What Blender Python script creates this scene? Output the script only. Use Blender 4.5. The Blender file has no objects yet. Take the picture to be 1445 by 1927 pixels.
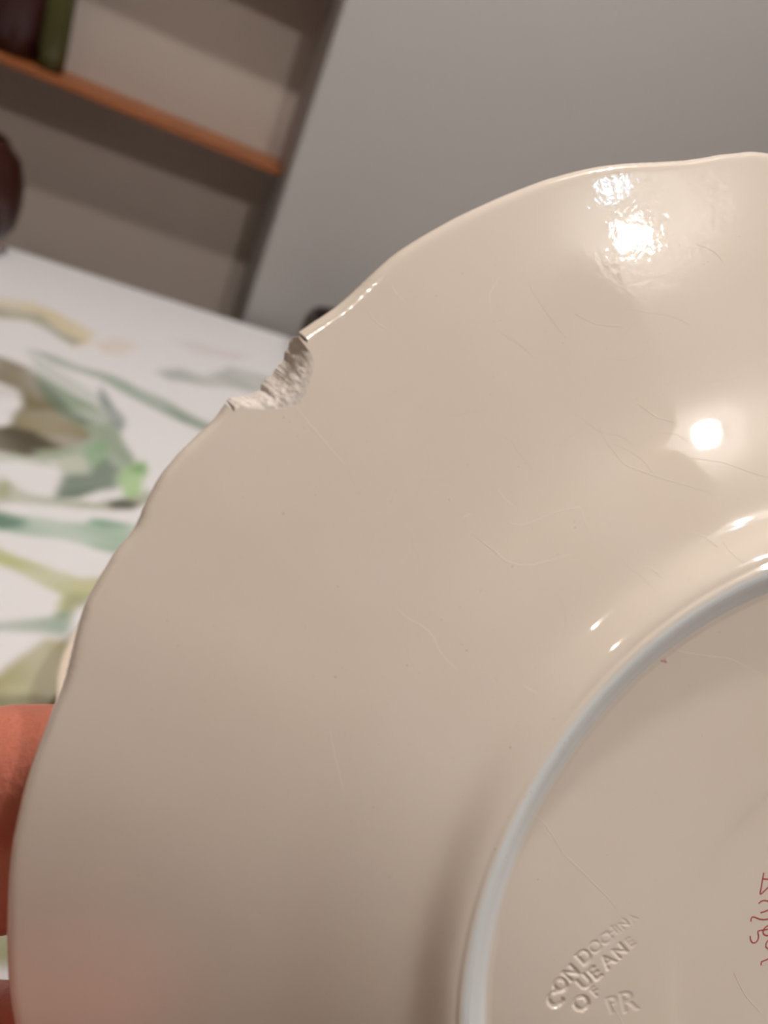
import bpy, bmesh, math, random
import numpy as np
from mathutils import Vector, Matrix, noise, kdtree
from mathutils.bvhtree import BVHTree
random.seed(7)
rng = np.random.default_rng(3)
scn = bpy.context.scene

# ------------------------------------------------------------------ camera, world, exposure
FPX, CX, CY = 1392.0, 722.5, 963.5
MW = np.array([[0.9069032, -0.22681948, -0.35507676],
               [-0.17682139, 0.56004576, -0.80937195],
               [0.38244056, 0.79680717, 0.46780075]])       # camera axes in the room (x along wall, y into wall, z up)
CAM = np.array([0.0, 0.0, 1.15])
cam_data = bpy.data.cameras.new('camera')
cam = bpy.data.objects.new('camera', cam_data)
scn.collection.objects.link(cam)
scn.camera = cam
cam_data.sensor_fit = 'VERTICAL'
cam_data.sensor_height = 36.0
cam_data.lens = FPX * 36.0 / 1927.0
m4 = Matrix.Identity(4)
for i in range(3):
    for j in range(3):
        m4[i][j] = MW[i, j]
    m4[i][3] = CAM[i]
cam.matrix_world = m4
cam_data.clip_start = 0.005
cam_data.dof.use_dof = True
cam_data.dof.focus_distance = 0.127
cam_data.dof.aperture_fstop = 13.5

world = bpy.data.worlds.new('world')
scn.world = world
world.use_nodes = True
world.node_tree.nodes['Background'].inputs[0].default_value = (0.5, 0.45, 0.4, 1)
world.node_tree.nodes['Background'].inputs[1].default_value = 0.2
scn.view_settings.view_transform = 'Standard'
scn.view_settings.look = 'None'
scn.view_settings.gamma = 1.0
scn.view_settings.use_curve_mapping = False
scn.view_settings.exposure = 0.0

# lamps: x, y, z, radius, watts, colour (each sits in a ceiling fitting built below)
CEIL = 2.45
LAMPS = [
    (0.370, -0.54, CEIL - 0.05, 0.028, 38.0, (1.0, 0.98, 0.95)),
    (0.11, 0.50, CEIL - 0.05, 0.036, 42.0, (1.0, 0.98, 0.96)),
    (0.275, -0.41, CEIL - 0.05, 0.032, 1.0, (0.50, 0.76, 1.0)),
    (-0.66, -0.62, CEIL - 0.05, 0.020, 7.0, (1.0, 0.95, 0.88)),
    (1.45, -1.20, CEIL - 0.05, 0.040, 5.0, (0.80, 0.90, 1.0)),
]

# ------------------------------------------------------------------ helpers
def s2l(c):
    return tuple(((v / 12.92) if v <= 0.04045 else ((v + 0.055) / 1.055) ** 2.4) for v in c)

def hexc(h):
    return s2l(tuple(int(h[i:i + 2], 16) / 255 for i in (0, 2, 4)))

def mat(name, col, rough=0.5, coat=0.0, nscale=0, namp=0.0, bump=0.0, bscale=200, sss=0.0, metal=0.0, col2=None, emis=None):
    m = bpy.data.materials.new(name)
    m.use_nodes = True
    nt = m.node_tree
    b = nt.nodes['Principled BSDF']
    b.inputs['Base Color'].default_value = (*col, 1)
    b.inputs['Roughness'].default_value = rough
    b.inputs['Coat Weight'].default_value = coat
    b.inputs['Coat Roughness'].default_value = 0.04
    b.inputs['Metallic'].default_value = metal
    if sss:
        b.inputs['Subsurface Weight'].default_value = sss
        b.inputs['Subsurface Radius'].default_value = (1.0, 0.35, 0.2)
        b.inputs['Subsurface Scale'].default_value = 0.004
    tc = nt.nodes.new('ShaderNodeTexCoord')
    if nscale:
        n = nt.nodes.new('ShaderNodeTexNoise')
        n.inputs['Scale'].default_value = nscale
        n.inputs['Detail'].default_value = 4
        nt.links.new(tc.outputs['Object'], n.inputs['Vector'])
        mx = nt.nodes.new('ShaderNodeMix')
        mx.data_type = 'RGBA'
        c2 = col2 if col2 else tuple(v * (1 - namp) for v in col)
        mx.inputs[6].default_value = (*col, 1)
        mx.inputs[7].default_value = (*c2, 1)
        nt.links.new(n.outputs['Fac'], mx.inputs[0])
        nt.links.new(mx.outputs[2], b.inputs['Base Color'])
    if bump:
        n = nt.nodes.new('ShaderNodeTexNoise')
        n.inputs['Scale'].default_value = bscale
        n.inputs['Detail'].default_value = 3
        nt.links.new(tc.outputs['Object'], n.inputs['Vector'])
        bp = nt.nodes.new('ShaderNodeBump')
        bp.inputs['Strength'].default_value = 1.0
        bp.inputs['Distance'].default_value = bump
        nt.links.new(n.outputs['Fac'], bp.inputs['Height'])
        nt.links.new(bp.outputs['Normal'], b.inputs['Normal'])
    if emis:
        b.inputs['Emission Color'].default_value = (*emis[0], 1)
        b.inputs['Emission Strength'].default_value = emis[1]
    return m

def link(o, parent=None):
    scn.collection.objects.link(o)
    if parent is not None:
        o.parent = parent
    return o

def mesh_obj(name, verts, faces, material, parent=None, smooth=True):
    me = bpy.data.meshes.new(name)
    me.from_pydata([tuple(v) for v in verts], [], [tuple(f) for f in faces])
    me.update()
    if smooth:
        me.polygons.foreach_set('use_smooth', [True] * len(me.polygons))
    if material:
        me.materials.append(material)
    o = bpy.data.objects.new(name, me)
    return link(o, parent)

def bm_obj(name, bm, material, parent=None, smooth=False):
    bmesh.ops.recalc_face_normals(bm, faces=bm.faces)
    me = bpy.data.meshes.new(name)
    bm.to_mesh(me)
    bm.free()
    if smooth:
        me.polygons.foreach_set('use_smooth', [True] * len(me.polygons))
    if material:
        me.materials.append(material)
    o = bpy.data.objects.new(name, me)
    return link(o, parent)

def box_bm(lo, hi, bevel=0.0, bm=None):
    own = bm or bmesh.new()
    r = bmesh.ops.create_cube(own, size=1.0)
    s = [hi[i] - lo[i] for i in range(3)]
    c = [(hi[i] + lo[i]) / 2 for i in range(3)]
    for v in r['verts']:
        v.co = Vector((v.co.x * s[0] + c[0], v.co.y * s[1] + c[1], v.co.z * s[2] + c[2]))
    if bevel:
        es = list({e for v in r['verts'] for e in v.link_edges})
        bmesh.ops.bevel(own, geom=es, offset=bevel, segments=3, affect='EDGES')
    return own

def lathe(profile, seg=48):
    bm = bmesh.new()
    rings = []
    for r, z in profile:
        if r < 1e-6:
            rings.append([bm.verts.new((0, 0, z))])
        else:
            rings.append([bm.verts.new((r * math.cos(2 * math.pi * k / seg), r * math.sin(2 * math.pi * k / seg), z)) for k in range(seg)])
    for a, b in zip(rings[:-1], rings[1:]):
        for k in range(seg):
            k2 = (k + 1) % seg
            if len(a) == 1 and len(b) == 1:
                continue
            if len(a) == 1:
                bm.faces.new((a[0], b[k], b[k2]))
            elif len(b) == 1:
                bm.faces.new((a[k], a[k2], b[0]))
            else:
                bm.faces.new((a[k], a[k2], b[k2], b[k]))
    return bm

def tag(o, label=None, cat=None, group=None, kind=None):
    if label: o['label'] = label
    if cat: o['category'] = cat
    if group: o['group'] = group
    if kind: o['kind'] = kind
    return o

def thing(name, label, cat, loc=(0, 0, 0), group=None):
    o = bpy.data.objects.new(name, None)
    o.empty_display_size = 0.02
    o.location = loc
    link(o)
    return tag(o, label, cat, group)

def unit(v):
    v = np.asarray(v, float)
    return v / np.linalg.norm(v)

def ray(x, y):
    return MW @ unit(((x - CX) / FPX, -(y - CY) / FPX, -1.0))

def at_y(x, y, Y):
    r = ray(x, y)
    return CAM + r * Y / r[1]

def at_z(x, y, z):
    r = ray(x, y)
    return CAM + r * (z - CAM[2]) / r[2]

# ------------------------------------------------------------------ room
YW, YP, PX = 1.40, 1.20, 0.150
XL, XR, YB = -1.9, 2.3, -2.4
M_wall = mat('painted_wall', hexc('aa9d92'), 0.85, nscale=3, namp=0.06, bump=0.0004, bscale=260)
M_panel = mat('grey_paint', hexc('a19c98'), 0.6, nscale=2, namp=0.05, bump=0.0002, bscale=300)
M_ceil = mat('ceiling_paint', hexc('a09a94'), 0.9, nscale=3, namp=0.04)
M_dim = mat('brown_wall_paint', hexc('6d4a3c'), 0.8, nscale=3, namp=0.1)
M_floor = mat('oak_floor', hexc('7a5238'), 0.45, nscale=6, namp=0.35)
for nm, lo, hi, m in [
    ('floor', (XL, YB, -0.05), (XR, YW + 0.1, 0.0), M_floor),
    ('ceiling', (XL, YB, CEIL), (XR, YW + 0.1, CEIL + 0.05), M_ceil),
    ('wall_back', (XL, YW, 0), (XR, YW + 0.1, CEIL), M_wall),
    ('wall_left', (XL - 0.1, YB, 0), (XL, YW + 0.1, CEIL), M_wall),
    ('wall_right', (XR, YB, 0), (XR + 0.1, YW + 0.1, CEIL), M_wall),
    ('wall_front', (XL, YB - 0.1, 0), (XR, YB, CEIL), M_dim),
]:
    tag(bm_obj(nm, box_bm(lo, hi), m), kind='structure')

# tall grey cabinet to the right of the shelves
cab = thing('tall_cabinet', 'tall smooth grey cabinet standing right of the wooden shelf', 'cabinet', (PX + 0.45, YW, 0))
def local(o, P):
    return [P[i] - o.location[i] for i in range(3)]
def cab_box(name, lo, hi, m, bev):
    return bm_obj(name, box_bm(local(cab, lo), local(cab, hi), bev), m, cab)
cab_box('body', (PX, YP + 0.02, 0.0), (PX + 1.3, YW - 0.001, 2.3), M_panel, 0.002)
cab_box('door', (PX, YP, 0.06), (PX + 1.3, YP + 0.0195, 2.29), M_panel, 0.003)
cab_box('plinth', (PX + 0.01, YP + 0.03, 0.0), (PX + 1.29, YP + 0.05, 0.06), M_panel, 0.002)

# wooden shelves
M_wood = bpy.data.materials.new('shelf_wood')
M_wood.use_nodes = True
nt = M_wood.node_tree
bs = nt.nodes['Principled BSDF']
tc = nt.nodes.new('ShaderNodeTexCoord')
mp = nt.nodes.new('ShaderNodeMapping')
mp.inputs['Scale'].default_value = (3, 60, 60)
nz = nt.nodes.new('ShaderNodeTexNoise')
nz.inputs['Scale'].default_value = 1.6
nz.inputs['Detail'].default_value = 6
cr = nt.nodes.new('ShaderNodeValToRGB')
cr.color_ramp.elements[0].position = 0.3
cr.color_ramp.elements[0].color = (*hexc('7a4424'), 1)
cr.color_ramp.elements[1].position = 0.7
cr.color_ramp.elements[1].color = (*hexc('a2602f'), 1)
nt.links.new(tc.outputs['Object'], mp.inputs['Vector'])
nt.links.new(mp.outputs['Vector'], nz.inputs['Vector'])
nt.links.new(nz.outputs['Fac'], cr.inputs['Fac'])
nt.links.new(cr.outputs['Color'], bs.inputs['Base Color'])
bs.inputs['Roughness'].default_value = 0.45

SH_TOP, SH_T, SH_D = 1.15 - 0.180, 0.012, 0.10
def shelf(z, label):
    t = thing('wall_shelf', label, 'shelf', (-0.70, YW, z))
    bm_obj('board', box_bm((-0.95, -SH_D, -SH_T), (PX + 0.70 - 0.001, -0.0005, 0), 0.0015), M_wood, t)
    for bx in (-0.75, -0.15, 0.25):
        bm_obj('bracket', box_bm((bx, -SH_D * 0.35, -SH_T - 0.02), (bx + 0.015, -0.0005, -SH_T - 0.0003), 0.001), M_wood, t)
    return t
shelf(SH_TOP, 'narrow orange-brown wooden shelf carrying a dark red vase and a green bottle')
shelf(1.15 + 0.080, 'upper bare wooden shelf casting the shadow on the wall above the vase')

# ------------------------------------------------------------------ ceiling lamps
M_white = mat('white_metal', (0.8, 0.79, 0.77), 0.4)
LN = ['round ceiling spotlight behind the camera, warm and brightest', 'round ceiling spotlight straight above the table',
      'cool bluish ceiling spotlight beside the brightest one', 'small round ceiling spotlight at the left behind the camera',
      'cool white ceiling spotlight far to the right']
for (x, y, z, r, w, c), lb in zip(LAMPS, LN):
    t = thing('ceiling_spotlight', lb, 'lamp', (x, y, CEIL), 'ceiling spotlights')
    bm_obj('rim', lathe([(0.055, -0.001), (0.058, -0.010), (0.050, -0.012), (0.046, -0.006), (0.046, -0.001)]), M_white, t, True)
    ld = bpy.data.lights.new('bulb_light', 'POINT')
    ld.energy = w
    ld.color = c
    ld.shadow_soft_size = r
    lo = bpy.data.objects.new('bulb_light', ld)
    link(lo, t)
    lo.location = (0, 0, z - CEIL)

# unseen blocker shaped as an unlit pendant, added to shade the plate's lower left
_p = CAM + MW @ np.array([-.138, -.180, -.13])
_l = np.array(LAMPS[0][:3])
_q = _p + (_l - _p) * 0.46
pen = thing('pendant_light_blocker', 'unseen terracotta pendant shape added to shade the lower left of the plate', 'lamp', (float(_q[0]), float(_q[1]), CEIL))
dz = float(_q[2]) - CEIL
M_terra = mat('terracotta', hexc('a5583c'), 0.7, nscale=30, namp=0.15)
bm_obj('blocker_shade', lathe([(.012, dz + .055), (.030, dz + .050), (.050, dz + .025), (.060, dz - .02), (.061, dz - .045), (.058, dz - .045), (.056, dz - .02), (.046, dz + .02), (.028, dz + .044), (.012, dz + .050)]), M_terra, pen, True)
bm_obj('cord', lathe([(.0025, dz + .05), (.0025, -.012)], 12), M_white, pen, True)
bm_obj('ceiling_rose', lathe([(0, -.022), (.03, -.020), (.04, -.012), (.042, -.001), (0, -.001)]), M_white, pen, True)
bm_obj('blocker_bulb', lathe([(0, dz - .035), (.014, dz - .030), (.022, dz - .015), (.020, dz + .005), (.012, dz + .03), (.012, dz + .048)]), M_white, pen, True)

# ------------------------------------------------------------------ table and cloth
TZ = 0.75
TX0, TX1, TY0, TY1 = -0.75, 1.05, -0.12, 1.172
tab = thing('dining_table', 'dining table under the leaf-print cloth, pushed to the shelf wall', 'table', (0.15, 0.5, 0))
M_table = mat('table_wood', hexc('8a5a3a'), 0.5, nscale=8, namp=0.3)
bm_obj('table_top', box_bm(local(tab, (TX0 + 0.004, TY0 + 0.004, TZ - 0.032)), local(tab, (TX1 - 0.004, TY1 - 0.004, TZ - 0.0035)), 0.002), M_table, tab)
for lx in (TX0 + 0.05, TX1 - 0.11):
    for ly in (TY0 + 0.05, TY1 - 0.11):
        bm_obj('leg', box_bm(local(tab, (lx, ly, 0)), local(tab, (lx + 0.06, ly + 0.06, TZ - 0.0325)), 0.004), M_table, tab)

# print of the cloth: leaf outlines in table metres (traced once from the photo through the table plane)
def z2(pts):   # points read in an enlargement of region (0,400)-(600,1000)
    return [(x * .4152, 400 + y * .4152) for x, y in pts]
def r3(pts):   # points read in an enlargement of region (0,900)-(400,1400)
    return [(x * .2768, 900 + y * .2768) for x, y in pts]
def z4(pts):   # region (0,400)-(600,1400), enlarged
    return [(x * .519, 400 + y * .519) for x, y in pts]
WHITE = 'dedada'
PRINT = [  # (pixel outline, colour, softness m, opacity)
    ([(-60, 555), (0, 560), (60, 568), (110, 590), (178, 622), (172, 645), (140, 652), (95, 615), (40, 602), (-60, 590)], 'd5c6a2', .010, .9),
    ([(-60, 568), (0, 577), (75, 590), (110, 622), (160, 641), (138, 650), (90, 624), (55, 603), (-60, 592)], '999c8c', .007, .8),
    ([(180, 645), (215, 636), (255, 650), (235, 668), (195, 664)], 'd8c8b8', .014, .8),
    ([(290, 698), (340, 694), (390, 706), (430, 690), (490, 703), (560, 730), (500, 742), (440, 732), (380, 724), (315, 714)], 'b0b3ad', .012, .95),
    ([(320, 640), (380, 645), (470, 670), (440, 678), (370, 664)], 'd6cbca', .01, .8),
    ([(55, 655), (110, 672), (190, 697), (250, 722), (300, 745), (345, 770), (420, 806), (410, 822), (345, 797), (290, 768), (240, 742), (180, 712), (100, 684)], '93a394', .007, .85),
    ([(300, 757), (345, 775), (420, 808), (410, 820), (345, 795)], '7e8b78', .005, .8),
    (z4([(-200, 500), (0, 520), (90, 560), (160, 620), (230, 710), (350, 770), (330, 820), (240, 880), (100, 880), (0, 860), (-200, 860)]), '7a6f52', .010, 1),
    (z4([(0, 530), (70, 560), (120, 640), (130, 700), (80, 700), (50, 640), (0, 610)]), '766d50', .010, .8),
    (z4([(60, 740), (200, 730), (310, 780), (300, 810), (180, 800), (80, 790)]), '8f8462', .010, .9),
    (z4([(-200, 770), (0, 775), (120, 790), (230, 850), (215, 885), (80, 880), (0, 870), (-200, 870)]), '4f4838', .008, 1),
    (z4([(100, 560), (230, 630), (350, 700), (440, 790), (485, 890), (475, 970), (400, 1035), (215, 1045), (225, 960), (200, 880), (330, 810), (250, 730), (170, 640)]), '93a08c', .008, 1),
    (z4([(120, 590), (200, 640), (260, 720), (340, 760), (300, 775), (220, 730), (150, 660)]), '63735f', .008, .9),
    (z4([(130, 860), (260, 850), (340, 880), (230, 900), (150, 900)]), 'a0aa92', .008, .8),
    (z4([(100, 500), (200, 560), (330, 640), (400, 690), (340, 690), (220, 620), (120, 560)]), 'b4bcb4', .012, .7),
    (z4([(365, 630), (395, 660), (420, 710), (450, 740), (445, 790), (400, 760), (360, 700)]), '6c7d75', .006, .95),
    (z4([(300, 850), (370, 830), (390, 900), (350, 940), (320, 900)]), '82a67a', .008, .9),
    (z4([(210, 960), (320, 950), (385, 890), (440, 930), (410, 1000), (300, 1040), (205, 1040)]), '5f7062', .008, 1),
    (z4([(225, 890), (300, 880), (330, 915), (300, 945), (230, 945), (200, 915)]), 'c4c8b8', .008, .9),
    (z4([(-60, 880), (60, 870), (180, 900), (200, 920), (80, 900), (-60, 910)]), 'a9b39c', .008, .8),
    (z4([(430, 970), (465, 910), (515, 895), (535, 940), (520, 1000), (480, 1050), (440, 1020)]), 'a2c487', .007, 1),
    (z4([(470, 910), (520, 900), (530, 950), (480, 950)]), '83a277', .006, .85),
    (z4([(-60, 600), (0, 615), (60, 645), (80, 700), (35, 765), (0, 775), (-60, 775)]), WHITE, .007, 1),
    (z4([(-60, 910), (80, 900), (190, 930), (225, 975), (205, 1020), (100, 1010), (30, 985), (-60, 985)]), WHITE, .007, 1),
    (z4([(-80, 975), (40, 985), (130, 1020), (260, 1050), (400, 1040), (540, 1010), (560, 1050), (430, 1080), (270, 1075), (130, 1060), (50, 1050), (-80, 1055)]), 'a3a790', .007, .9),
    (z4([(330, 1040), (400, 1010), (440, 1015), (400, 1045), (340, 1060)]), WHITE, .005, .9),
    (z4([(385, 1050), (440, 1035), (505, 1050), (480, 1075), (410, 1072)]), '57554a', .006, 1),
    (z2([(0, 1200), (60, 1230), (50, 1290), (0, 1290)]), '8d9257', .008, .8),
    (z2([(360, 1310), (440, 1260), (560, 1235), (520, 1290), (420, 1320)]), WHITE, .005, .9),
    (r3([(-200, 200), (0, 215), (200, 262), (400, 300), (560, 300), (640, 265), (760, 280), (950, 330), (900, 470), (790, 505), (620, 480), (430, 425), (200, 385), (0, 355), (-200, 330)]), 'a3b8a5', .007, 1),
    (r3([(-200, 200), (0, 225), (150, 270), (180, 320), (0, 345), (-200, 330)]), '64806f', .008, 1),
    (r3([(600, 285), (700, 275), (900, 320), (850, 340), (680, 330)]), '84a08b', .005, .9),
    (r3([(600, 440), (700, 455), (830, 480), (780, 505), (650, 490)]), '8faa90', .005, .8),
    (r3([(-300, 380), (0, 470), (200, 570), (380, 645), (520, 675), (720, 665), (700, 780), (600, 800), (520, 880), (480, 960), (400, 900), (430, 800), (250, 725), (0, 590), (-300, 480)]), 'b6b684', .006, 1),
    (r3([(400, 640), (560, 685), (700, 680), (640, 760), (480, 730)]), 'c0bc96', .007, .8),
    (r3([(470, 780), (640, 780), (640, 840), (540, 880), (490, 960), (420, 960), (450, 860)]), 'a0a080', .006, .8),
    (r3([(-200, 950), (0, 965), (330, 960), (500, 915), (500, 1010), (430, 1085), (250, 1065), (0, 1035), (-200, 1040)]), '9eab9c', .006, 1),
    (r3([(380, 930), (500, 920), (470, 960), (400, 970)]), '84947c', .004, .8),
    (r3([(-300, 1480), (0, 1350), (120, 1250), (280, 1105), (600, 1110), (800, 1400), (700, 1800), (-300, 1800)]), '9c9664', .007, 1),
    (r3([(-300, 1500), (0, 1500), (250, 1480), (380, 1500), (420, 1800), (-300, 1800)]), '655c3e', .007, .95),
    (r3([(40, 1440), (200, 1420), (230, 1470), (60, 1500)]), 'b2b290', .006, .8),
    (r3([(0, 1560), (150, 1540), (200, 1600), (0, 1610)]), '98a284', .006, .8),
    ([(-60, 1740), (60, 1740), (60, 1812), (-60, 1812)], '9a9a70', .004, 1),
]
base_col = np.array(hexc(WHITE))
polys = []
for pts, h, soft, op in PRINT:
    q = np.array([at_z(x, y, TZ)[:2] for x, y in pts])
    cc_ = np.array(hexc(h)) * (1 if h == WHITE else .96)
    polys.append((q, cc_, soft, op))
vis_lo, vis_hi = np.array([-0.36, 0.10]), np.array([0.30, 1.20])
lr = np.random.default_rng(11)
pal = ['93a38f', '948a6c', 'b6b684', '64776a', 'a3b8a5', 'd5c6a2', 'a9a476', '80785a']
for k in range(190):                     # the print goes on over the rest of the cloth
    cxy = lr.uniform([TX0, TY0 - .1], [TX1, TY1])
    L, wd, a, bend = lr.uniform(.08, .24), lr.uniform(.02, .05), lr.uniform(0, 6.28), lr.uniform(-.5, .5)
    t = np.linspace(0, 1, 9)
    cxs = t * L; cys = bend * L * t * t; ww = wd * np.sin(np.pi * t) ** .7
    up = np.stack([cxs, cys + ww / 2], 1); dn = np.stack([cxs, cys - ww / 2], 1)[::-1]
    q = np.vstack([up, dn]); ca, sa = math.cos(a), math.sin(a)
    q = q @ np.array([[ca, sa], [-sa, ca]]) + cxy
    if ((q > vis_lo) & (q < vis_hi)).all(1).any() or ((cxy > vis_lo) & (cxy < vis_hi)).all():
        continue
    polys.append((q, np.array(hexc(pal[k % 8])), .005, .9))

def poly_mask(P, q, soft):
    lo, hi = q.min(0) - 2 * soft, q.max(0) + 2 * soft
    idx = np.where(((P > lo) & (P < hi)).all(1))[0]
    if len(idx) == 0:
        return idx, None
    X = P[idx]
    d = np.full(len(X), 9e9); ins = np.zeros(len(X), bool)
    for a, b in zip(q, np.roll(q, -1, 0)):
        ab = b - a
        t = np.clip(((X - a) @ ab) / max(ab @ ab, 1e-12), 0, 1)
        d = np.minimum(d, np.hypot(*(X - a - t[:, None] * ab).T))
        cond = (a[1] > X[:, 1]) != (b[1] > X[:, 1])
        xi = (b[0] - a[0]) * (X[:, 1] - a[1]) / (b[1] - a[1] + 1e-15) + a[0]
        ins ^= cond & (X[:, 0] < xi)
    sd = np.where(ins, d, -d)
    return idx, np.clip(sd / soft + 0.5, 0, 1)

DX = 0.0036
flatx = np.arange(TX0, TX1 + 1e-6, DX); flaty = np.arange(TY0, TY1 + 1e-6, DX)
drop = [0.004, 0.012, 0.03, 0.06, 0.10, 0.15, 0.20]
def ext(a):       # flat range then cloth hanging over the edge: (plan, arc) pairs
    pre = [(a[0] - min(d * .5, .004), -d) for d in drop[::-1]]
    post = [(a[-1] + min(d * .5, .004), -d) for d in drop]
    return pre + [(v, 0.0) for v in a] + post
ex, ey = ext(flatx), ext(flaty)
nx, ny = len(ex), len(ey)
V = np.zeros((ny, nx, 3)); PP = np.zeros((ny, nx, 2))
xs = np.array([e[0] for e in ex]); xd = np.array([e[1] for e in ex])
ys = np.array([e[0] for e in ey]); yd = np.array([e[1] for e in ey])
X, Y = np.meshgrid(xs, ys); XD, YD = np.meshgrid(xd, yd)
fold = 0.006 * np.sin(X * 23) * np.clip(-YD / .1, 0, 1) * np.where(Y < 0.5, -1, 0) + 0.0
V[..., 0] = X + 0.006 * np.sin(Y * 21) * np.clip(-XD / .1, 0, 1)
V[..., 1] = Y + fold
V[..., 2] = TZ + np.minimum(XD, YD) + 0.0006 * np.sin(X * 9 + 2 * np.sin(Y * 5)) * ((XD == 0) & (YD == 0))
PP[..., 0] = X - np.where(X < .1, -1, 1) * XD; PP[..., 1] = Y - np.where(Y < .5, -1, 1) * YD
P2 = PP.reshape(-1, 2)
# a hand-painted edge: jitter the lookup position a little
Pj = P2 + 0.0018 * np.stack([np.sin(P2[:, 1] * 90 + np.sin(P2[:, 0] * 57)), np.sin(P2[:, 0] * 80 + np.sin(P2[:, 1] * 71))], 1)
C = np.tile(base_col, (len(P2), 1))
for q, c, soft, op in polys:
    idx, mk = poly_mask(Pj, q, soft)
    if len(idx):
        w = 0.85 + 0.15 * np.sin(Pj[idx, 0] * 61 + 2 * np.sin(Pj[idx, 1] * 47))
        a = (mk * op * w)[:, None]
        C[idx] = C[idx] * (1 - a) + c * a
ii = np.arange(nx * ny).reshape(ny, nx)
F = np.stack([ii[:-1, :-1], ii[:-1, 1:], ii[1:, 1:], ii[1:, :-1]], -1).reshape(-1, 4)
M_cloth = bpy.data.materials.new('leaf_print_cotton')
M_cloth.use_nodes = True
nt = M_cloth.node_tree
b = nt.nodes['Principled BSDF']
b.inputs['Roughness'].default_value = 0.75
at = nt.nodes.new('ShaderNodeAttribute'); at.attribute_name = 'print'
nt.links.new(at.outputs['Color'], b.inputs['Base Color'])
tcn = nt.nodes.new('ShaderNodeTexCoord')
wv = nt.nodes.new('ShaderNodeTexNoise'); wv.inputs['Scale'].default_value = 900
nt.links.new(tcn.outputs['Object'], wv.inputs['Vector'])
bp = nt.nodes.new('ShaderNodeBump'); bp.inputs['Distance'].default_value = 0.0002
nt.links.new(wv.outputs['Fac'], bp.inputs['Height']); nt.links.new(bp.outputs['Normal'], b.inputs['Normal'])
cloth = mesh_obj('tablecloth', V.reshape(-1, 3).tolist(), F.tolist(), M_cloth)
ca = cloth.data.color_attributes.new('print', 'FLOAT_COLOR', 'POINT')
ca.data.foreach_set('color', np.hstack([C, np.ones((len(C), 1))]).astype(np.float32).ravel())
tag(cloth, 'white tablecloth printed with green and olive watercolour leaves', 'tablecloth')

# ------------------------------------------------------------------ background objects
M_darkbrown = mat('dark_brown_glaze', hexc('35130c'), 0.3, nscale=20, namp=0.4)
M_pink = mat('pale_pink_glaze', hexc('e0b8a6'), 0.4, nscale=20, namp=0.1)
M_wine = mat('wine_red_glaze', hexc('331010'), 0.35, nscale=15, namp=0.4)
M_olive = mat('olive_glass', hexc('434122'), 0.2, nscale=15, namp=0.4)
M_cup = mat('dark_umber_glaze', hexc('3c3330'), 0.35, nscale=15, namp=0.2)
M_cream = mat('cream_glaze', hexc('e6d3be'), 0.15, coat=0.5, nscale=8, namp=0.05)

pot = thing('footed_pot', 'dark reddish-brown round pot on small pale feet at back of table', 'pot', (-0.243, 1.124, TZ))
bm_obj('body', lathe([(0, .016), (.034, .016), (.046, .024), (.057, .045), (.061, .075), (.060, .10), (.052, .128), (.038, .142), (.034, .15), (.029, .15), (.03, .14), (.045, .11), (.05, .08), (.04, .045), (0, .03)]), M_darkbrown, pot, True)
for k in range(3):
    a = math.radians(-24 + 120 * k)
    bm = bmesh.new()
    bmesh.ops.create_uvsphere(bm, u_segments=20, v_segments=12, radius=0.0135)
    for v in bm.verts:
        v.co += Vector((0.033 * math.cos(a), 0.033 * math.sin(a), 0.0150))
    tag(bm_obj('foot', bm, M_pink, pot, True), 'pale pink ball foot')

def px_y(x, y, Y): return at_y(x, y, Y)
vz = thing('vase', 'dark wine-red vase on the wooden shelf at the picture edge', 'vase', (-0.262, 1.352, SH_TOP))
bm_obj('body', lathe([(0, 0), (.026, 0), (.032, .004), (.041, .04), (.045, .08), (.042, .12), (.028, .16), (.020, .18), (.024, .20), (.021, .20), (.017, .18), (.024, .155), (.036, .12), (.038, .08), (0, .02)]), M_wine, vz, True)
bt = thing('bottle', 'olive-green bottle on the wooden shelf beside the wine-red vase', 'bottle', (-0.208, 1.338, SH_TOP))
bm_obj('body', lathe([(0, 0), (.015, 0), (.019, .004), (.020, .03), (.020, .11), (.016, .13), (.008, .145), (.007, .18), (0, .18)]), M_olive, bt, True)
bm_obj('cap', lathe([(0, .1805), (.0085, .1805), (.0085, .195), (.007, .198), (0, .198)]), M_darkbrown, bt, True)

bowl = thing('small_bowl', 'small dark umber round bowl half hidden behind the plate, before the cabinet', 'bowl', (0.285, 1.06, TZ))
bm_obj('body', lathe([(0, 0), (.032, 0), (.034, .006), (.050, .015), (.065, .037), (.070, .059), (.067, .078), (.061, .086), (.058, .084), (.064, .061), (.064, .042), (.03, .014), (0, .010)]), M_cup, bowl, True)

crm = thing('serving_bowl', 'pale cream bowl on the tablecloth showing as a sliver left of the plate', 'bowl', (0.112, 0.330, TZ))
bm_obj('body', lathe([(0, 0), (.055, 0), (.058, .004), (.078, .012), (.098, .030), (.109, .055), (.110, .058), (.107, .057), (.094, .032), (.07, .015), (0, .008)], 96), M_cream, crm, True)

# ------------------------------------------------------------------ the held plate
CC = np.array([.07308134, -.06851382, -.11319600])      # centre of the foot plane, camera axes
PA, PB = .21795730, -.09018412
pn = np.array([math.sin(PA) * math.cos(PB), math.sin(PB), math.cos(PA) * math.cos(PB)])
pu = unit(np.cross([0, 1, 0], pn)); pv = np.cross(pn, pu)
PM = MW @ np.stack([pu, pv, pn], 1)                     # plate axes in the room
PC = MW @ CC + CAM

def px2p(px, py, w):
    """pixel -> plate x, y on the plane at height w above the foot plane"""
    d = np.array([(px - CX) / FPX, -(py - CY) / FPX, -1.0])
    c = CC + pn * w
    q = d * (c @ pn) / (d @ pn) - c
    return np.array([q @ pu, q @ pv])

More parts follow.
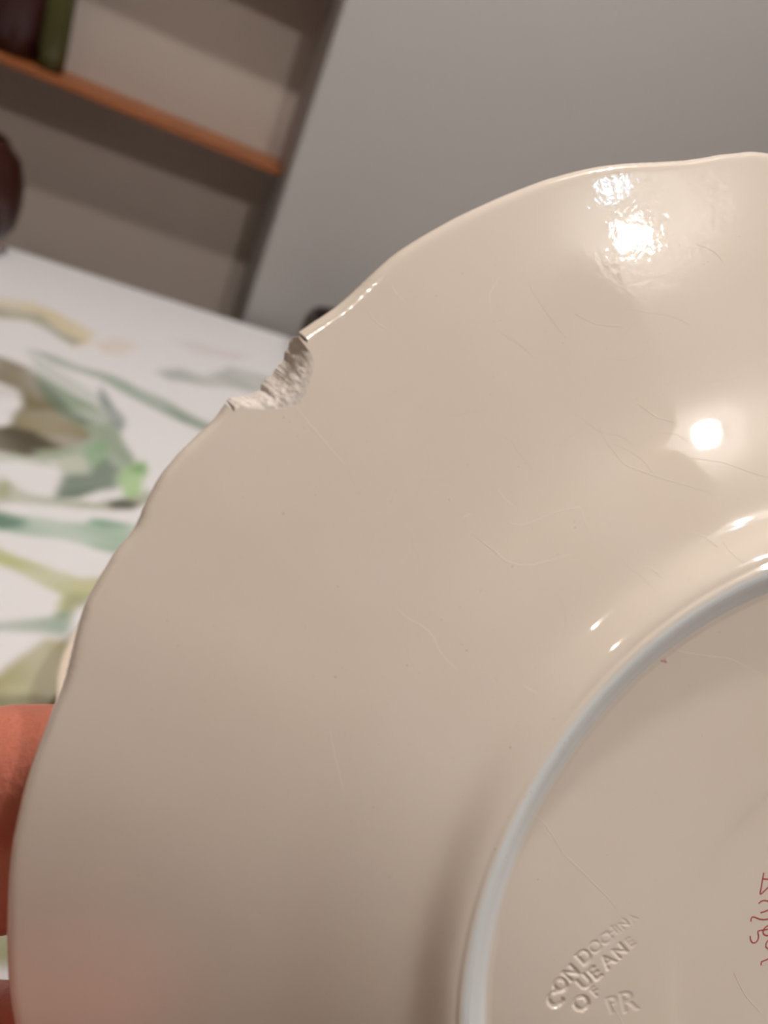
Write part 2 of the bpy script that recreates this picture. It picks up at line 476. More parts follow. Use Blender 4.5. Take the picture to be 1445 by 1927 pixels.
plate = thing('plate', 'chipped cream plate with wavy rim, held upside down before the camera', 'plate')
m4 = Matrix.Identity(4)
for i in range(3):
    for j in range(3):
        m4[i][j] = PM[i, j]
    m4[i][3] = PC[i]
plate.matrix_world = m4

PR = np.array([.0650, .0655, .0661, .0668, .068, .0692, .0704, .0715, .073, .077, .081, .0845, .088, .091, .095, .104, .110, .1145, .119, .130])
PS = np.array([6, 14, 25, 36, 42, 37, 24, 18, 14, 15.5, 16.8, 17.2, 13, 10.0, 8, 7, 7.3, 7.7, 8.4, 9.4])
gr = np.linspace(.065, .130, 4000)
gs = np.interp(gr, PR, PS)
kern = np.hanning(61); kern /= kern.sum()
gs = np.convolve(np.pad(gs, 30, mode='edge'), kern, 'valid')
gw = -0.0003 - np.concatenate([[0], np.cumsum(np.tan(np.radians((gs[1:] + gs[:-1]) / 2)) * np.diff(gr))])
in_r = np.array([0, .0285, .0298, .0304, .0310, .0323, .045, .0575, .0588, .0598, .0606, .0614, .0622, .0630, .0637, .0645, .0650])
in_w = np.array([-.00335, -.0033, -.00325, -.00319, -.00314, -.0031, -.0030, -.0030, -.00298, -.0027, -.00215, -.0015, -.0008, -.0002, 0, 0, -.0003])
def wprof(r):
    return np.where(r < .065, np.interp(r, in_r, in_w), np.interp(r, gr, gw))
TH = 0.0036
W_EDGE = float(wprof(np.array(.1225))) - TH / 2
print('plate drop', W_EDGE)

OUT = [(1445,291),(1427,288),(1405,286),(1377,289.6),(1349.5,292),(1322,297.6),(1283,303.4),(1239,306),(1200,307.3),(1156,310.3),(1114,316),(1078,324),(1045,333),(1022,339.5),(980,355.3),(939,372),(897,390.7),(856,410),(814,433),(778,454),(747.6,473.7),(722.7,493.4),(693.6,520.4),(668.7,544.3),(650,562),(627,580.6),(602,598),(577,614),(558,627),
       (423,759),(413,774.6),(402.6,788.4),(388.8,802),(375,814),(357.6,831.7),(337,850.7),(321,869.8),(305.7,887),(293.6,906),(285,921.7),(277,935.5),(269.4,952.8),(260.8,977),(249.4,997.3),(232.3,1017.6),(215,1037.8),(202.7,1059.6),(187,1084.5),(173,1109.4),(163.8,1125),(156,1145),(145,1181),(137.3,1215),(126.5,1260),(119,1288),(107,1314.8),(90,1356.8),(79,1386.5),(63.6,1427),(51,1464),(42,1495.5),(34.8,1528),(24,1579),(18.7,1620),(15,1672),(13.5,1734.6),(14,1786.5),(16.6,1838),(21.8,1884),(29,1927)]
CHF = [(558,628),(551,633),(546,638),(543,652),(538.5,661),(534,673),(528,683),(517,694),(511,706.5),(497.4,713.4),(493.6,721.8),(491.3,732.4),(464,744),(447,747),(432.7,747),(425,755),(422,760)]
CHB = [(559,628.5),(572,632),(578,636.5),(582.6,650),(586.5,668.5),(589.5,685),(587,703.5),(581,721.8),(575,741.5),(561,760),(546,766),(529,769.7),(491,770.5),(453,768.6),(433.5,765),(425,761)]
def polar(pts, w):
    q = np.array([px2p(x, y, w) for x, y in pts])
    return np.degrees(np.arctan2(q[:, 1], q[:, 0])) % 360, np.hypot(q[:, 0], q[:, 1])
to, ro = polar(OUT, W_EDGE)
T0, T1 = to.min(), to.max()
span = T1 - T0
# hidden part of the rim: the same run of lobes carried round, blended where it meets
def R_out(t):
    t = t % 360
    o = np.argsort(to)
    per = 90.0
    a = np.interp(T0 + (t - T0) % per, to[o], ro[o])
    if T0 <= t <= T1:
        return float(np.interp(t, to[o], ro[o]))
    k = min(1.0, min((t - T1) % 360, (T0 - t) % 360) / 6.0)
    e = ro[o][-1] if (t - T1) % 360 < (T0 - t) % 360 else ro[o][0]
    return float(a * k + e * (1 - k))
CT0, CT1 = 132.0, 139.3
tf, rf = polar(CHF, W_EDGE - TH / 2)
tb, rb = polar(CHB, W_EDGE + TH / 2)
CT0 = float(max(tf.min(), tb.min())); CT1 = float(min(tf.max(), tb.max()))
print('chip', CT0, CT1, tf.round(2), tb.round(2))
of, ob = np.argsort(tf), np.argsort(tb)

ths = np.unique(np.round(np.concatenate([
    np.arange(0, 360, 0.6), np.arange(91, 187, 0.25), np.arange(160, 190, 0.105),
    np.linspace(CT0, CT1, 130)]), 4))
ths = ths[np.concatenate([[True], np.diff(ths) > 0.02])]
ths[np.argmin(abs(ths - CT0))] = CT0; ths[np.argmin(abs(ths - CT1))] = CT1
NT = len(ths)
thr = np.radians(ths)
Rsil = np.array([R_out(t) for t in ths])
ks = np.hanning(7); ks /= ks.sum()
Rs = np.convolve(np.pad(Rsil, 3, mode='wrap'), ks, 'valid')
Rb = Rs - TH / 2
Rf = Rs - TH / 2
inchip = (ths >= CT0 - 1e-6) & (ths <= CT1 + 1e-6)
ci = np.where(inchip)[0]
kd = np.hanning(61); kd /= kd.sum()
dev = np.convolve(np.pad(np.clip((Rb - .1228), -.0015, .0015), 30, mode='wrap'), kd, 'valid') * 0.25
Rb_c, Rf_c = Rb.copy(), Rf.copy()
for i in ci:
    e = min((ths[i] - CT0), (CT1 - ths[i])) / .25
    k = min(1, e)
    jb = 0.00010 * noise.noise(Vector((ths[i] * 3.1, 1, 0)))
    jf = 0.00030 * noise.noise(Vector((ths[i] * 2.3, 5, 0))) + 0.00012 * noise.noise(Vector((ths[i] * 9, 7, 0)))
    Rb_c[i] = Rb[i] * (1 - k) + k * (np.interp(ths[i], tb[ob], rb[ob]) + jb)
    Rf_c[i] = Rf[i] * (1 - k) + k * (np.interp(ths[i], tf[of], rf[of]) + jf)

rrows = np.unique(np.round(np.concatenate([
    np.linspace(0.0008, .028, 10), np.arange(.0285, .0328, .0003), np.arange(.0330, .0525, .000095), np.linspace(.0530, .0582, 8),
    np.arange(.0584, .0720, .00022), np.arange(.0724, .0980, .0006)]), 6))
orow = np.linspace(0, 1, 34)[1:]
def back_w(r, i):
    w = wprof(r)
    if r > .085:
        k = min(1.0, (r - .085) / .038)
        w = w + dev[i] * 0.55 * k * k * (3 - 2 * k)
    return float(w)
verts = []
W = np.zeros((len(rrows) + len(orow), NT)); RR = np.zeros_like(W)
for j, r in enumerate(rrows):
    RR[j, :] = r; W[j, :] = wprof(r)
for j, t in enumerate(orow):
    k = len(rrows) + j
    RR[k, :] = .098 * (1 - t) + Rb_c * t
kk = np.clip((RR - .085) / .038, 0, 1)
W = wprof(RR) + dev[None, :] * .55 * kk * kk * (3 - 2 * kk)

# impressed maker's stamp: letters pressed into the glaze
STAMP = [('C', 1043, 1880, 30, 46), ('O', 1054, 1852, 27, 46), ('N', 1073, 1829, 26, 44), ('D', 1099, 1798, 27, 43), ('O', 1119, 1780, 24, 43),
         ('C', 1137, 1766, 22, 43), ('H', 1151, 1753, 20, 43), ('I', 1162, 1746, 19, 43), ('N', 1173, 1738, 18, 43), ('A', 1190, 1727, 16, 43),
         ('U', 1099, 1846, 27, 43), ('E', 1119, 1830, 27, 43), ('A', 1143, 1807, 26, 43), ('N', 1166, 1788, 24, 43), ('E', 1186, 1772, 20, 43),
         ('O', 1093, 1886, 30, 43), ('F', 1119, 1864, 20, 43), ('P', 1153, 1888, 32, 20), ('R', 1184, 1882, 40, 14)]
DEPTH = {0: .00034, 1: .00034, 2: .00026, 3: .00018, 4: .00010, 5: .00008, 6: .00007, 7: .00006, 8: .00006, 9: .00004,
         10: .00018, 11: .00022, 12: .00022, 13: .00015, 14: .00006, 15: .00028, 16: .00012, 17: .00006, 18: .00008}
jr = np.where((rrows > .0334) & (rrows < .0534))[0]
it = np.where((ths > 160) & (ths < 190))[0]
sub_r = rrows[jr][:, None] * np.ones(len(it)); sub_t = thr[it][None, :] * np.ones(len(jr))[:, None]
SP = np.stack([sub_r * np.cos(sub_t), sub_r * np.sin(sub_t)], -1).reshape(-1, 2)
press = np.zeros(len(SP))
for k, (ch, px, py, hpx, rot) in enumerate(STAMP):
    fc = bpy.data.curves.new('t', 'FONT'); fc.body = ch; fc.align_x = 'CENTER'; fc.align_y = 'CENTER'; fc.resolution_u = 3; fc.offset = 0.022
    fo = bpy.data.objects.new('t', fc); scn.collection.objects.link(fo)
    bpy.context.view_layer.update()
    me = fo.to_mesh()
    me.calc_loop_triangles()
    vv = np.array([v.co[:2] for v in me.vertices])
    tris = [tuple(t.vertices) for t in me.loop_triangles]
    fo.to_mesh_clear()
    bpy.data.objects.remove(fo); bpy.data.curves.remove(fc)
    vv = vv - (vv.min(0) + vv.max(0)) / 2
    vv /= (vv[:, 1].max() - vv[:, 1].min())
    a = math.radians(rot)
    ppx = np.array([px + hpx * (vv[:, 0] * math.cos(a) - vv[:, 1] * math.sin(a)), py - hpx * (vv[:, 0] * math.sin(a) + vv[:, 1] * math.cos(a))]).T
    Q = np.array([px2p(x, y, -.0032) for x, y in ppx])
    inside = np.zeros(len(SP), bool)
    lo, hi = Q.min(0), Q.max(0)
    idx = np.where(((SP >= lo) & (SP <= hi)).all(1))[0]
    Xs = SP[idx]
    ins = np.zeros(len(Xs), bool)
    for t in tris:
        A, B, Cc = Q[t[0]], Q[t[1]], Q[t[2]]
        def sg(p, q): return (Xs[:, 0] - q[0]) * (p[1] - q[1]) - (p[0] - q[0]) * (Xs[:, 1] - q[1])
        d1, d2, d3 = sg(A, B), sg(B, Cc), sg(Cc, A)
        ins |= ~(((d1 < 0) | (d2 < 0) | (d3 < 0)) & ((d1 > 0) | (d2 > 0) | (d3 > 0)))
    press[idx] = np.maximum(press[idx], ins * DEPTH[k])
press = press.reshape(len(jr), len(it))
g = np.hanning(10); g /= g.sum()
press = np.apply_along_axis(lambda v: np.convolve(v, g, 'same'), 0, press)
press = np.apply_along_axis(lambda v: np.convolve(v, g, 'same'), 1, press)
W[np.ix_(jr, it)] -= press

NR = W.shape[0]
back = np.stack([RR * np.cos(thr), RR * np.sin(thr), W], -1)
# rounded rim rows (outside the chip)
EN = 9
edge = []
for q in range(1, EN):
    ph = math.pi * q / EN
    re = Rb + TH / 2 * math.sin(ph)
    wb_ = W[-1, :]
    edge.append(np.stack([re * np.cos(thr), re * np.sin(thr), wb_ - TH / 2 + TH / 2 * math.cos(ph)], -1))
edge = np.array(edge)
# front (hidden) face of the plate
fr = np.concatenate([np.linspace(1, 0, 24)[:-1] * 0 + np.linspace(1, .0, 24)[:-1]])
frows = []
rin = np.concatenate([[0.0008], np.linspace(.02, .078, 14), np.linspace(.081, .10, 9)])
for j, t in enumerate(np.linspace(0, 1, 12)):
    R_ = Rf_c * (1 - t) + .102 * t
    k2 = np.clip((R_ - .085) / .038, 0, 1)
    w_ = wprof(np.maximum(R_, .066)) - TH + dev * .55 * k2 * k2 * (3 - 2 * k2)
    frows.append(np.stack([R_ * np.cos(thr), R_ * np.sin(thr), w_], -1))
for r in rin[::-1]:
    w_ = float(wprof(np.array(max(r, .0705)))) - TH
    w_ = min(w_, float(wprof(np.array(.0705))) - TH)
    frows.append(np.stack([r * np.cos(thr), r * np.sin(thr), np.full(NT, w_)], -1))
front = np.array(frows)
A = [back.reshape(-1, 3), edge.reshape(-1, 3), front.reshape(-1, 3)]
VB = np.vstack(A + [np.array([[0, 0, float(W[0, 0])], [0, 0, front[-1, 0, 2]]])])
off_e = NR * NT; off_f = off_e + (EN - 1) * NT
cB, cF = len(VB) - 2, len(VB) - 1
i0 = np.arange(NT); i1 = (i0 + 1) % NT
quads = []
def strip(a0, b0, sel=None):
    q = np.stack([a0 + i0, b0 + i0, b0 + i1, a0 + i1], 1)
    if sel is not None: q = q[sel]
    quads.append(q)
JF = [j for j in range(NR - 1) if j < len(rrows) - 1 and .0598 <= rrows[j] < .0646]
for j in range(NR - 1):
    if j not in JF:
        strip(j * NT, (j + 1) * NT)
notchip = ~(inchip & np.roll(inchip, -1))
seq = [(NR - 1) * NT] + [off_e + q * NT for q in range(EN - 1)] + [off_f]
for a, b in zip(seq[:-1], seq[1:]):
    strip(a, b, notchip)
for j in range(len(frows) - 1):
    strip(off_f + j * NT, off_f + (j + 1) * NT)
allq = np.vstack(quads).tolist()
tri = [(cB, i, (i + 1) % NT) for i in range(NT)] + [(cF, off_f + (len(frows) - 1) * NT + (i + 1) % NT, off_f + (len(frows) - 1) * NT + i) for i in range(NT)]

# glaze
M_glaze = bpy.data.materials.new('cream_earthenware_glaze')
M_glaze.use_nodes = True
nt = M_glaze.node_tree
b = nt.nodes['Principled BSDF']
b.inputs['Roughness'].default_value = 0.5
b.inputs['Specular IOR Level'].default_value = 0.0
b.inputs['Coat Weight'].default_value = 1.0
b.inputs['Coat Roughness'].default_value = 0.035
b.inputs['Coat IOR'].default_value = 1.5
tcn = nt.nodes.new('ShaderNodeTexCoord')
n1 = nt.nodes.new('ShaderNodeTexNoise'); n1.inputs['Scale'].default_value = 22; n1.inputs['Detail'].default_value = 3
rp = nt.nodes.new('ShaderNodeValToRGB')
rp.color_ramp.elements[0].position = .35; rp.color_ramp.elements[0].color = (*hexc('dccdbc'), 1)
rp.color_ramp.elements[1].position = .7; rp.color_ramp.elements[1].color = (*hexc('e0d2c4'), 1)
nt.links.new(tcn.outputs['Object'], n1.inputs['Vector']); nt.links.new(n1.outputs['Fac'], rp.inputs['Fac'])
nt.links.new(rp.outputs['Color'], b.inputs['Base Color'])
n2 = nt.nodes.new('ShaderNodeTexNoise'); n2.inputs['Scale'].default_value = 900; n2.inputs['Detail'].default_value = 2
n3 = nt.nodes.new('ShaderNodeTexNoise'); n3.inputs['Scale'].default_value = 120; n3.inputs['Detail'].default_value = 1
nt.links.new(tcn.outputs['Object'], n2.inputs['Vector']); nt.links.new(tcn.outputs['Object'], n3.inputs['Vector'])
# the glaze is rougher (orange peel) towards the rim: strength by radius
sx = nt.nodes.new('ShaderNodeVectorMath'); sx.operation = 'MULTIPLY'; sx.inputs[1].default_value = (1, 1, 0)
ln = nt.nodes.new('ShaderNodeVectorMath'); ln.operation = 'LENGTH'
nt.links.new(tcn.outputs['Object'], sx.inputs[0]); nt.links.new(sx.outputs[0], ln.inputs[0])
mr = nt.nodes.new('ShaderNodeMapRange'); mr.inputs['From Min'].default_value = .085; mr.inputs['From Max'].default_value = .112
mr.inputs['To Min'].default_value = .12; mr.inputs['To Max'].default_value = 1.0
nt.links.new(ln.outputs['Value'], mr.inputs['Value'])
b1 = nt.nodes.new('ShaderNodeBump'); b1.inputs['Distance'].default_value = 0.000022
b2 = nt.nodes.new('ShaderNodeBump'); b2.inputs['Distance'].default_value = 0.00010
nt.links.new(mr.outputs[0], b1.inputs['Strength'])
nt.links.new(n2.outputs['Fac'], b1.inputs['Height'])
b2.inputs['Strength'].default_value = .5
nt.links.new(n3.outputs['Fac'], b2.inputs['Height']); nt.links.new(b2.outputs['Normal'], b1.inputs['Normal'])
nt.links.new(b1.outputs['Normal'], b.inputs['Coat Normal']); 
# pooled bluish-white glaze on the inner slope of the foot ring
rf_ = nt.nodes.new('ShaderNodeMapRange'); rf_.inputs['From Min'].default_value = .055; rf_.inputs['From Max'].default_value = .067
nt.links.new(ln.outputs['Value'], rf_.inputs['Value'])
fr_ = nt.nodes.new('ShaderNodeValToRGB')
els = fr_.color_ramp.elements
els[0].position = 0.36; els[0].color = (0, 0, 0, 1)
els[1].position = 0.46; els[1].color = (1, 1, 1, 1)
e = els.new(0.73); e.color = (1, 1, 1, 1)
e = els.new(0.80); e.color = (0, 0, 0, 1)
nt.links.new(rf_.outputs[0], fr_.inputs['Fac'])
mxf = nt.nodes.new('ShaderNodeMix'); mxf.data_type = 'RGBA'
nt.links.new(fr_.outputs['Color'], mxf.inputs[0]); nt.links.new(rp.outputs['Color'], mxf.inputs[6])
mxf.inputs[7].default_value = (*hexc('e2e3e2'), 1)
nt.links.new(mxf.outputs[2], b.inputs['Base Color'])
body = mesh_obj('body', VB.tolist(), allq + tri, M_glaze, plate)

# foot ring gets its own part: the raised band, slightly whiter and bluer where the glaze pooled
FRv = back[JF[0]:JF[-1] + 2].reshape(-1, 3)
fq = [np.stack([a * NT + i0, (a + 1) * NT + i0, (a + 1) * NT + i1, a * NT + i1], 1) for a in range(len(JF))]
foot = mesh_obj('foot_ring', FRv.tolist(), np.vstack(fq).tolist(), M_glaze, plate)
foot['label'] = 'bluish-white raised foot ring'

# fractured face of the chip
M_frac = mat('fractured_clay', hexc('e6dcd3'), 0.95, nscale=700, col2=hexc('b5a598'), bump=0.00009, bscale=1600)
NC = len(ci); NV = 30
CV = []; CF = []
for a, i in enumerate(ci):
    pb = back[-1, i]; pf = front[0, i]
    endk = min(1, min(a, NC - 1 - a) / 4)
    for q in range(NV + 1):
        t = q / NV
        p = pb * (1 - t) + pf * t
        p[2] = pb[2] + (pf[2] - pb[2]) * t ** (1 + 1.2 * endk)
        inner = math.sin(math.pi * t) ** .6 * endk
        er = np.array([math.cos(thr[i]), math.sin(thr[i]), 0])
        sp = Vector(p * 1000)
        d = 0.00018 * noise.noise(sp * .5) + 0.00010 * noise.noise(sp * 1.5) + 0.00007 * noise.noise(sp * 4.0)
        gro = noise.noise(Vector((sp.x * 1.2 + sp.y * 1.2, (sp.x - sp.y) * .35, 3)))
        d += 0.00007 * gro
        n_ = er * .55 + np.array([0, 0, .83])
        p = p + (n_ * (d - .00015)) * inner
        CV.append(p)
for a in range(NC - 1):
    for q in range(NV):
        CF.append((a * (NV + 1) + q, a * (NV + 1) + q + 1, (a + 1) * (NV + 1) + q + 1, (a + 1) * (NV + 1) + q))
for a, i in ((0, ci[0]), (NC - 1, ci[-1])):           # close the ends against the rounded rim
    base = len(CV)
    for q in range(EN - 1):
        CV.append(edge[q, i])
    for q in range(NV, -1, -1):
        CV.append(CV[a * (NV + 1) + q])
    CF.append(tuple(range(base, len(CV))))
# order of each cap: rounded rim back-to-front, then along the fracture front-to-back
chip = mesh_obj('chipped_edge', CV, CF, M_frac, plate)
chip['label'] = 'rough pale unglazed fracture where the rim is chipped'

# surface lookup for fine marks
def surf(px, py):
    w = -.003
    for _ in range(25):
        q = px2p(px, py, w)
        r = math.hypot(*q)
        th = math.degrees(math.atan2(q[1], q[0])) % 360
        i = int(np.argmin(abs(ths - th)))
        w = .5 * w + .5 * back_w(np.array(r), i)
    return np.array([q[0], q[1], w])

def ribbon(paths, width, lift, name, material, label=None, kind=None, taper=True):
    Vv, Ff = [], []
    for pts in paths:
        pts = np.array(pts, float)
        # smooth resample
        d = np.concatenate([[0], np.cumsum(np.hypot(*np.diff(pts, axis=0).T))])
        n = max(3, int(d[-1] / 5))
        tt = np.linspace(0, d[-1], n)
        def cat(v):
            o = np.interp(tt, d, v)
            if n > 6:
                k_ = np.array([.25, .5, .25]); o2 = np.convolve(np.pad(o, 1, mode='edge'), k_, 'valid'); o2[0], o2[-1] = o[0], o[-1]; return o2
            return o
        P = [surf(x, y) for x, y in zip(cat(pts[:, 0]), cat(pts[:, 1]))]
        P = np.array(P)
        T = np.gradient(P, axis=0); T /= np.linalg.norm(T, axis=1)[:, None] + 1e-12
        b0 = len(Vv)
        for k in range(n):
            side = np.cross([0, 0, 1], T[k]); side /= np.linalg.norm(side) + 1e-12
            wd = width * ((.35 + .65 * math.sin(math.pi * min(1, max(0, k / (n - 1))))) if taper else 1)
            nn = np.cross(T[k], side); nn = nn / (np.linalg.norm(nn) + 1e-12)
            if nn[2] < 0: nn = -nn
            for s, h in ((-1, -.00003), (-.5, lift * .75), (0, lift), (.5, lift * .75), (1, -.00003)):
                Vv.append(P[k] + side * s * wd / 2 + nn * h)
        for k in range(n - 1):
            for s in range(4):
                Ff.append((b0 + k * 5 + s, b0 + k * 5 + s + 1, b0 + (k + 1) * 5 + s + 1, b0 + (k + 1) * 5 + s))
    o = mesh_obj(name, Vv, Ff, material, plate)
    if label: o['label'] = label
    if kind: o['kind'] = kind
    return o

M_craze = mat('craze_line', hexc('e6d8ca'), 0.4, coat=0.5)
CRACKS = [
    [(878, 975), (882, 998), (905, 1018), (925, 1032), (950, 1055), (975, 1064), (1000, 1064), (1030, 1056), (1075, 1042)],
    [(935, 918), (950, 940), (972, 956)],
    [(952, 978), (965, 986), (985, 987), (1010, 979), (1045, 964), (1092, 953), (1098, 975), (1115, 1020)],
    [(748, 1146), (765, 1162), (795, 1178), (815, 1197), (827, 1225), (845, 1247), (862, 1260)],
    [(557, 765), (580, 795), (610, 830), (650, 875)],
    [(986, 1519), (1022, 1545), (1060, 1605), (1110, 1655), (1145, 1690), (1175, 1730)],
    [(1251, 1208), (1280, 1226), (1330, 1234), (1375, 1240), (1445, 1275)],
    [(1430, 1905), (1400, 1870), (1380, 1830)],
    [(1150, 1888), (1172, 1925), (1180, 1940)],
    [(1122, 795), (1140, 830), (1175, 875), (1230, 895), (1270, 907), (1330, 925)],
    [(1200, 760), (1235, 785), (1268, 795)],
    [(1210, 1065), (1225, 1068), (1248, 1090)],
    [(735, 535), (745, 552), (765, 570)],
    [(690, 580), (705, 605), (735, 625)],
    [(1300, 1000), (1330, 1012), (1350, 1030)],
    [(620, 1370), (632, 1430), (650, 1500)],
    [(1020, 1560), (1040, 1580)],
    [(985, 1290), (1015, 1307)],
    [(870, 975), (882, 967), (890, 969)],
    [(1080, 590), (1120, 610), (1170, 615)],
    [(940, 520), (920, 555), (925, 590)],
    [(1290, 860), (1360, 870), (1445, 900)],
    [(1360, 1020), (1375, 1040), (1400, 1060)],
]
for c in CRACKS:
    ribbon([c], .00014, .000028, 'craze_line', M_craze)
M_craze_d = mat('craze_line_stained', hexc('d2c2b2'), 0.4, coat=0.5)
FINE = []
for k in range(26):
    x, y = rng.uniform(620, 1400), rng.uniform(420, 1180)
    a = rng.uniform(-.6, 1.4)
    p = [(x, y)]
    for s in range(rng.integers(3, 7)):
        a += rng.uniform(-.5, .5)
        p.append((p[-1][0] + 22 * math.cos(a), p[-1][1] + 22 * math.sin(a)))
    if all(surf(*q)[2] > -.0175 and np.hypot(*surf(*q)[:2]) < .118 and not (1150 < q[0] < 1300 and 300 < q[1] < 560) for q in p):
        FINE.append(p)
ribbon(FINE, .00010, .000018, 'fine_crazing', M_craze_d, kind='stuff')

M_red = mat('red_enamel', hexc('a8383a'), 0.35, coat=0.6)
def c2(p): return [(1360 + x * .166, 1580 + y * .166) for x, y in p]
RED = [
    [(465, 375), (450, 450), (437, 540), (415, 635), (470, 585), (520, 535), (600, 480), (640, 430)],
    [(450, 445), (520, 450), (600, 445), (640, 430)],
    [(405, 725), (430, 695), (475, 680), (512, 700), (560, 715), (620, 700)],
    [(425, 830), (470, 820), (520, 795), (580, 775), (640, 770)],
    [(318, 930), (318, 870), (350, 870), (400, 900), (460, 912), (520, 900), (620, 880)],
    [(310, 1090), (312, 1150), (345, 1185), (390, 1160), (410, 1110), (405, 1065), (380, 1035), (430, 1030), (520, 1015), (620, 1000)],
    [(540, 965), (490, 980), (450, 1030), (450, 1075), (490, 1095), (540, 1085), (580, 1040)],
    [(540, 1120), (495, 1160), (480, 1210), (510, 1242), (560, 1250)],
    [(435, 1425), (445, 1400), (415, 1390), (470, 1375), (520, 1350), (620, 1310)],
]
for s in RED:
    o = ribbon([c2(s)], .00034, .00003, 'painted_mark', M_red, taper=False)
    o['label'] = 'hand-painted red mark'
ribbon([[(1243, 1243), (1255, 1246)], [(1251, 1240), (1252, 1248)]], .0003, .00002, 'red_spot', mat('faint_red', hexc('c07a70'), .4), taper=False)

# pin-hole specks in the glaze
SPK = [(533, 966, 2.6), (631, 1274, 2.4), (766, 1252, 2), (878, 1224, 2.4), (830, 1167, 2), (845, 941, 2), (765, 488, 2.6), (1082, 993, 2), (964, 1066, 2), (77, 1657, 2.2),
       (960, 1407, 2.6), (1074, 1388, 2.2), (1062, 1398, 2), (702, 1519, 2), (636, 1104, 2), (533, 785, 2), (545, 794, 1.6), (345, 983, 2), (870, 1500, 1.6), (1012, 1655, 2), (905, 1112, 1.6),
       (932, 1598, 2.2), (953, 1612, 2.2), (1000, 1490, 2), (986, 1500, 1.8)]
for k in range(230):
    x, y = rng.uniform(60, 1400), rng.uniform(430, 1900)
    SPK.append((x, y, rng.uniform(.8, 1.5)))
Vv, Ff = [], []
for x, y, s in SPK:
    p = surf(x, y)
    if math.hypot(p[0], p[1]) > .119 or (abs(x - 520) < 90 and abs(y - 700) < 90) and s < 2:
        continue
    r = s * .00005
    e = 1e-4
    rr = math.hypot(p[0], p[1]); er = p[:2] / rr
    sl = (float(wprof(np.array(rr + e))) - float(wprof(np.array(rr - e)))) / (2 * e)
    tr = np.array([er[0], er[1], sl]); tr /= np.linalg.norm(tr)
    tt = np.array([-er[1], er[0], 0]); nn = np.cross(tr, tt)
    if nn[2] < 0: nn = -nn
    b0 = len(Vv); Vv.append(p + nn * .00003)
    for q in range(8):
        an = q * math.pi / 4
        Vv.append(p + (tr * math.cos(an) + tt * math.sin(an)) * r + nn * (-.00001))
    for q in range(8):
        Ff.append((b0, b0 + 1 + q, b0 + 1 + (q + 1) % 8))
sp = mesh_obj('glaze_specks', Vv, Ff, mat('speck', hexc('8f7a6c'), .6), plate)
sp['kind'] = 'stuff'

# ------------------------------------------------------------------ hand holding the plate at the left
def hp(px, py, w):
    q = px2p(px, py, w)
    return np.array([q[0], q[1], w])
hand_root = thing('person', 'person whose bare hand holds the plate by its left edge, fingers behind it', 'person')
hand_root.matrix_world = m4
WF = W_EDGE - TH / 2
def tube(bm, pts, rad, seg=20):
    pts = [Vector(p) for p in pts]
    # resample with Catmull-Rom
    P, Rr = [], []
    n = len(pts)
    for i in range(n - 1):
        p0, p1, p2, p3 = pts[max(i - 1, 0)], pts[i], pts[i + 1], pts[min(i + 2, n - 1)]
        for s in range(8):
            t = s / 8
            P.append(0.5 * ((2 * p1) + (p2 - p0) * t + (2 * p0 - 5 * p1 + 4 * p2 - p3) * t * t + (3 * p1 - p0 - 3 * p2 + p3) * t ** 3))
            Rr.append(rad[i] * (1 - t) + rad[i + 1] * t)
    P.append(pts[-1]); Rr.append(rad[-1])
    rings = []
    up = Vector((0, 0, 1))
    for i, p in enumerate(P):
        T = (P[min(i + 1, len(P) - 1)] - P[max(i - 1, 0)]).normalized()
        a = T.cross(up); a = a.normalized() if a.length > 1e-4 else Vector((1, 0, 0))
        c = T.cross(a).normalized()
        rings.append([bm.verts.new(p + (a * math.cos(2 * math.pi * k / seg) + c * math.sin(2 * math.pi * k / seg)) * Rr[i]) for k in range(seg)])
    for A_, B_ in zip(rings[:-1], rings[1:]):
        for k in range(seg):
            bm.faces.new((A_[k], A_[(k + 1) % seg], B_[(k + 1) % seg], B_[k]))
    bm.faces.new(rings[0][::-1]); bm.faces.new(rings[-1])
    for p, r in ((P[0], Rr[0]), (P[-1], Rr[-1])):
        s = bmesh.ops.create_uvsphere(bm, u_segments=seg, v_segments=12, radius=r * 1.0)
        for v in s['verts']:
            v.co = v.co + p
bm = bmesh.new()
R1 = .0098
FING = [  # knuckle, middle joint, end joint, tip (behind the plate) - index nearest the top of the picture
    ([hp(-420, 1640, WF - .020), hp(-190, 1490, WF - .024), hp(20, 1452, WF - .0150), hp(180, 1440, WF - .0095)], [.0118, .0110, .0103, .0088]),
    ([hp(-440, 1800, WF - .020), hp(-180, 1660, WF - .027), hp(40, 1622, WF - .0180), hp(230, 1600, WF - .0100)], [.0118, .0112, .0104, .0088]),
    ([hp(-430, 1960, WF - .020), hp(-180, 1968, WF - .027), hp(40, 1976, WF - .0180), hp(220, 1976, WF - .0100)], [.0114, .0106, .0098, .0084]),
    ([hp(-400, 2110, WF - .018), hp(-200, 2130, WF - .022), hp(-20, 2150, WF - .0150), hp(110, 2165, WF - .0090)], [.0104, .0092, .0084, .0074]),
]
for pts, rad in FING:
    tube(bm, pts, rad)
    d = (pts[0] - pts[1]); d /= np.linalg.norm(d)
    tube(bm, [pts[0], pts[0] + d * .03], [rad[0], .013])
# thumb pressed on the near face just below the picture
th_pts = [hp(-560, 2120, WF - .008), hp(-330, 2230, WF + .006), hp(-80, 2210, WF + .017), hp(130, 2130, W_EDGE + TH / 2 + .0125)]
tube(bm, th_pts, [.015, .0125, .0115, .0095])
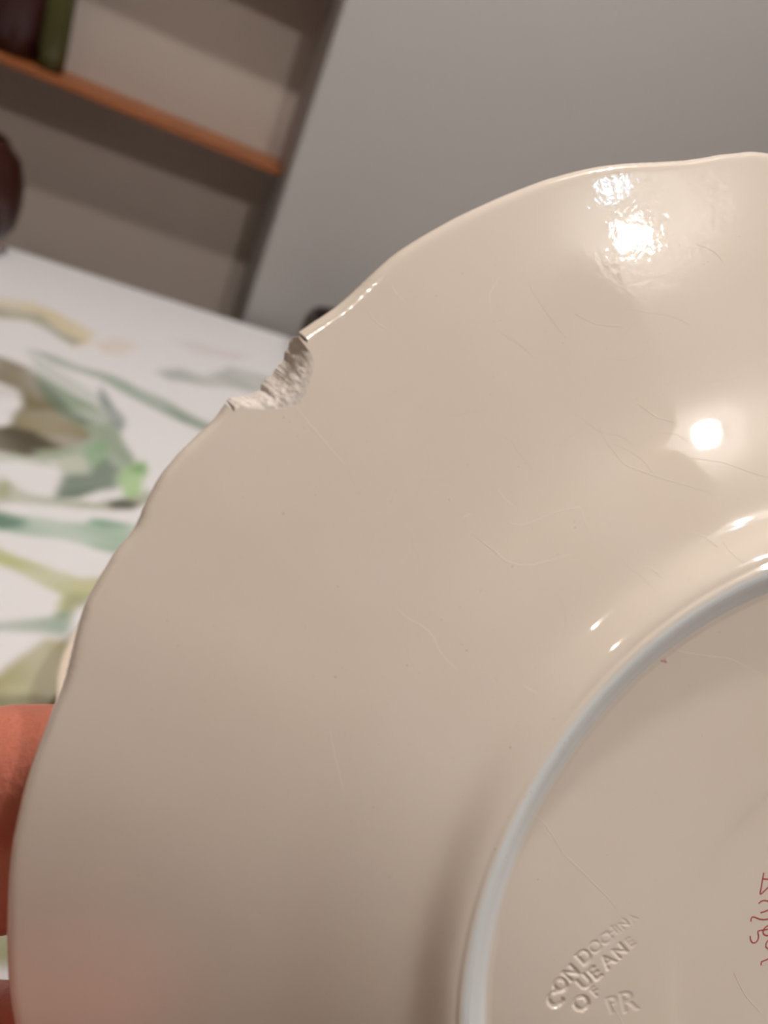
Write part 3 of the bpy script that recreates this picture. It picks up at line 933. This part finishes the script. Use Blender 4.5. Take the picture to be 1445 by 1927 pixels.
# palm and forearm
for w_, r_ in ((WF - .018, .015),):
    tube(bm, [hp(-470, 1700, w_), hp(-480, 1850, w_), hp(-480, 2000, w_), hp(-450, 2120, w_)], [.013, r_, r_, .013])
    tube(bm, [hp(-640, 1760, w_), hp(-640, 1880, w_), hp(-640, 2020, w_)], [.015, .017, .016])
tube(bm, [hp(-470, 1720, WF - .018), hp(-800, 1860, WF - .016)], [.013, .020])
tube(bm, [hp(-460, 2080, WF - .016), hp(-800, 1960, WF - .016)], [.014, .020])
tube(bm, [hp(-480, 1900, WF - .018), hp(-800, 1910, WF - .016), hp(-1050, 1930, WF - .018), hp(-1500, 2000, WF - .030), hp(-2600, 2150, WF - .06)], [.016, .022, .026, .031, .040])
M_skin = mat('skin', hexc('c87c66'), 0.5, nscale=60, col2=hexc('ba6a54'), bump=0.00025, bscale=900, sss=0.35)
hand = bm_obj('hand', bm, M_skin, hand_root, True)
rm = hand.modifiers.new('merge', 'REMESH'); rm.mode = 'VOXEL'; rm.voxel_size = 0.0016; rm.use_smooth_shade = True
sm = hand.modifiers.new('smooth', 'SMOOTH'); sm.factor = .5; sm.iterations = 8
M_nail = mat('nail', hexc('e8b8a4'), 0.25, coat=0.4)
def nail(tip, prev, side_w, r):
    T = Vector(tip - prev).normalized(); N = Vector((0, 0, side_w)); N = (N - T * N.dot(T)).normalized(); S = T.cross(N)
    c = Vector(tip) + T * r * .25
    bm2 = bmesh.new(); rows = []
    for i in range(9):
        u = (i / 8 - .5) * 2
        row = []
        for j in range(9):
            v = (j / 8 - .5) * 2
            a = v * .85 * math.sqrt(max(0.05, 1 - max(0, abs(u) - .4) ** 2 * 1.6))
            row.append(bm2.verts.new(c + T * (u * r * .65) + (N * math.cos(a) + S * math.sin(a)) * r * (1.0 - .10 * max(0, u))))
        rows.append(row)
    for A_, B_ in zip(rows[:-1], rows[1:]):
        for k in range(8):
            bm2.faces.new((A_[k], A_[k + 1], B_[k + 1], B_[k]))
    o = bm_obj('nail', bm2, M_nail, hand, True)
    so = o.modifiers.new('t', 'SOLIDIFY'); so.thickness = .0006; so.offset = 0
for pts, rad in FING:
    nail(pts[-1], pts[-2], -1, rad[-1])
nail(th_pts[-1], th_pts[-2], 1, .0095)
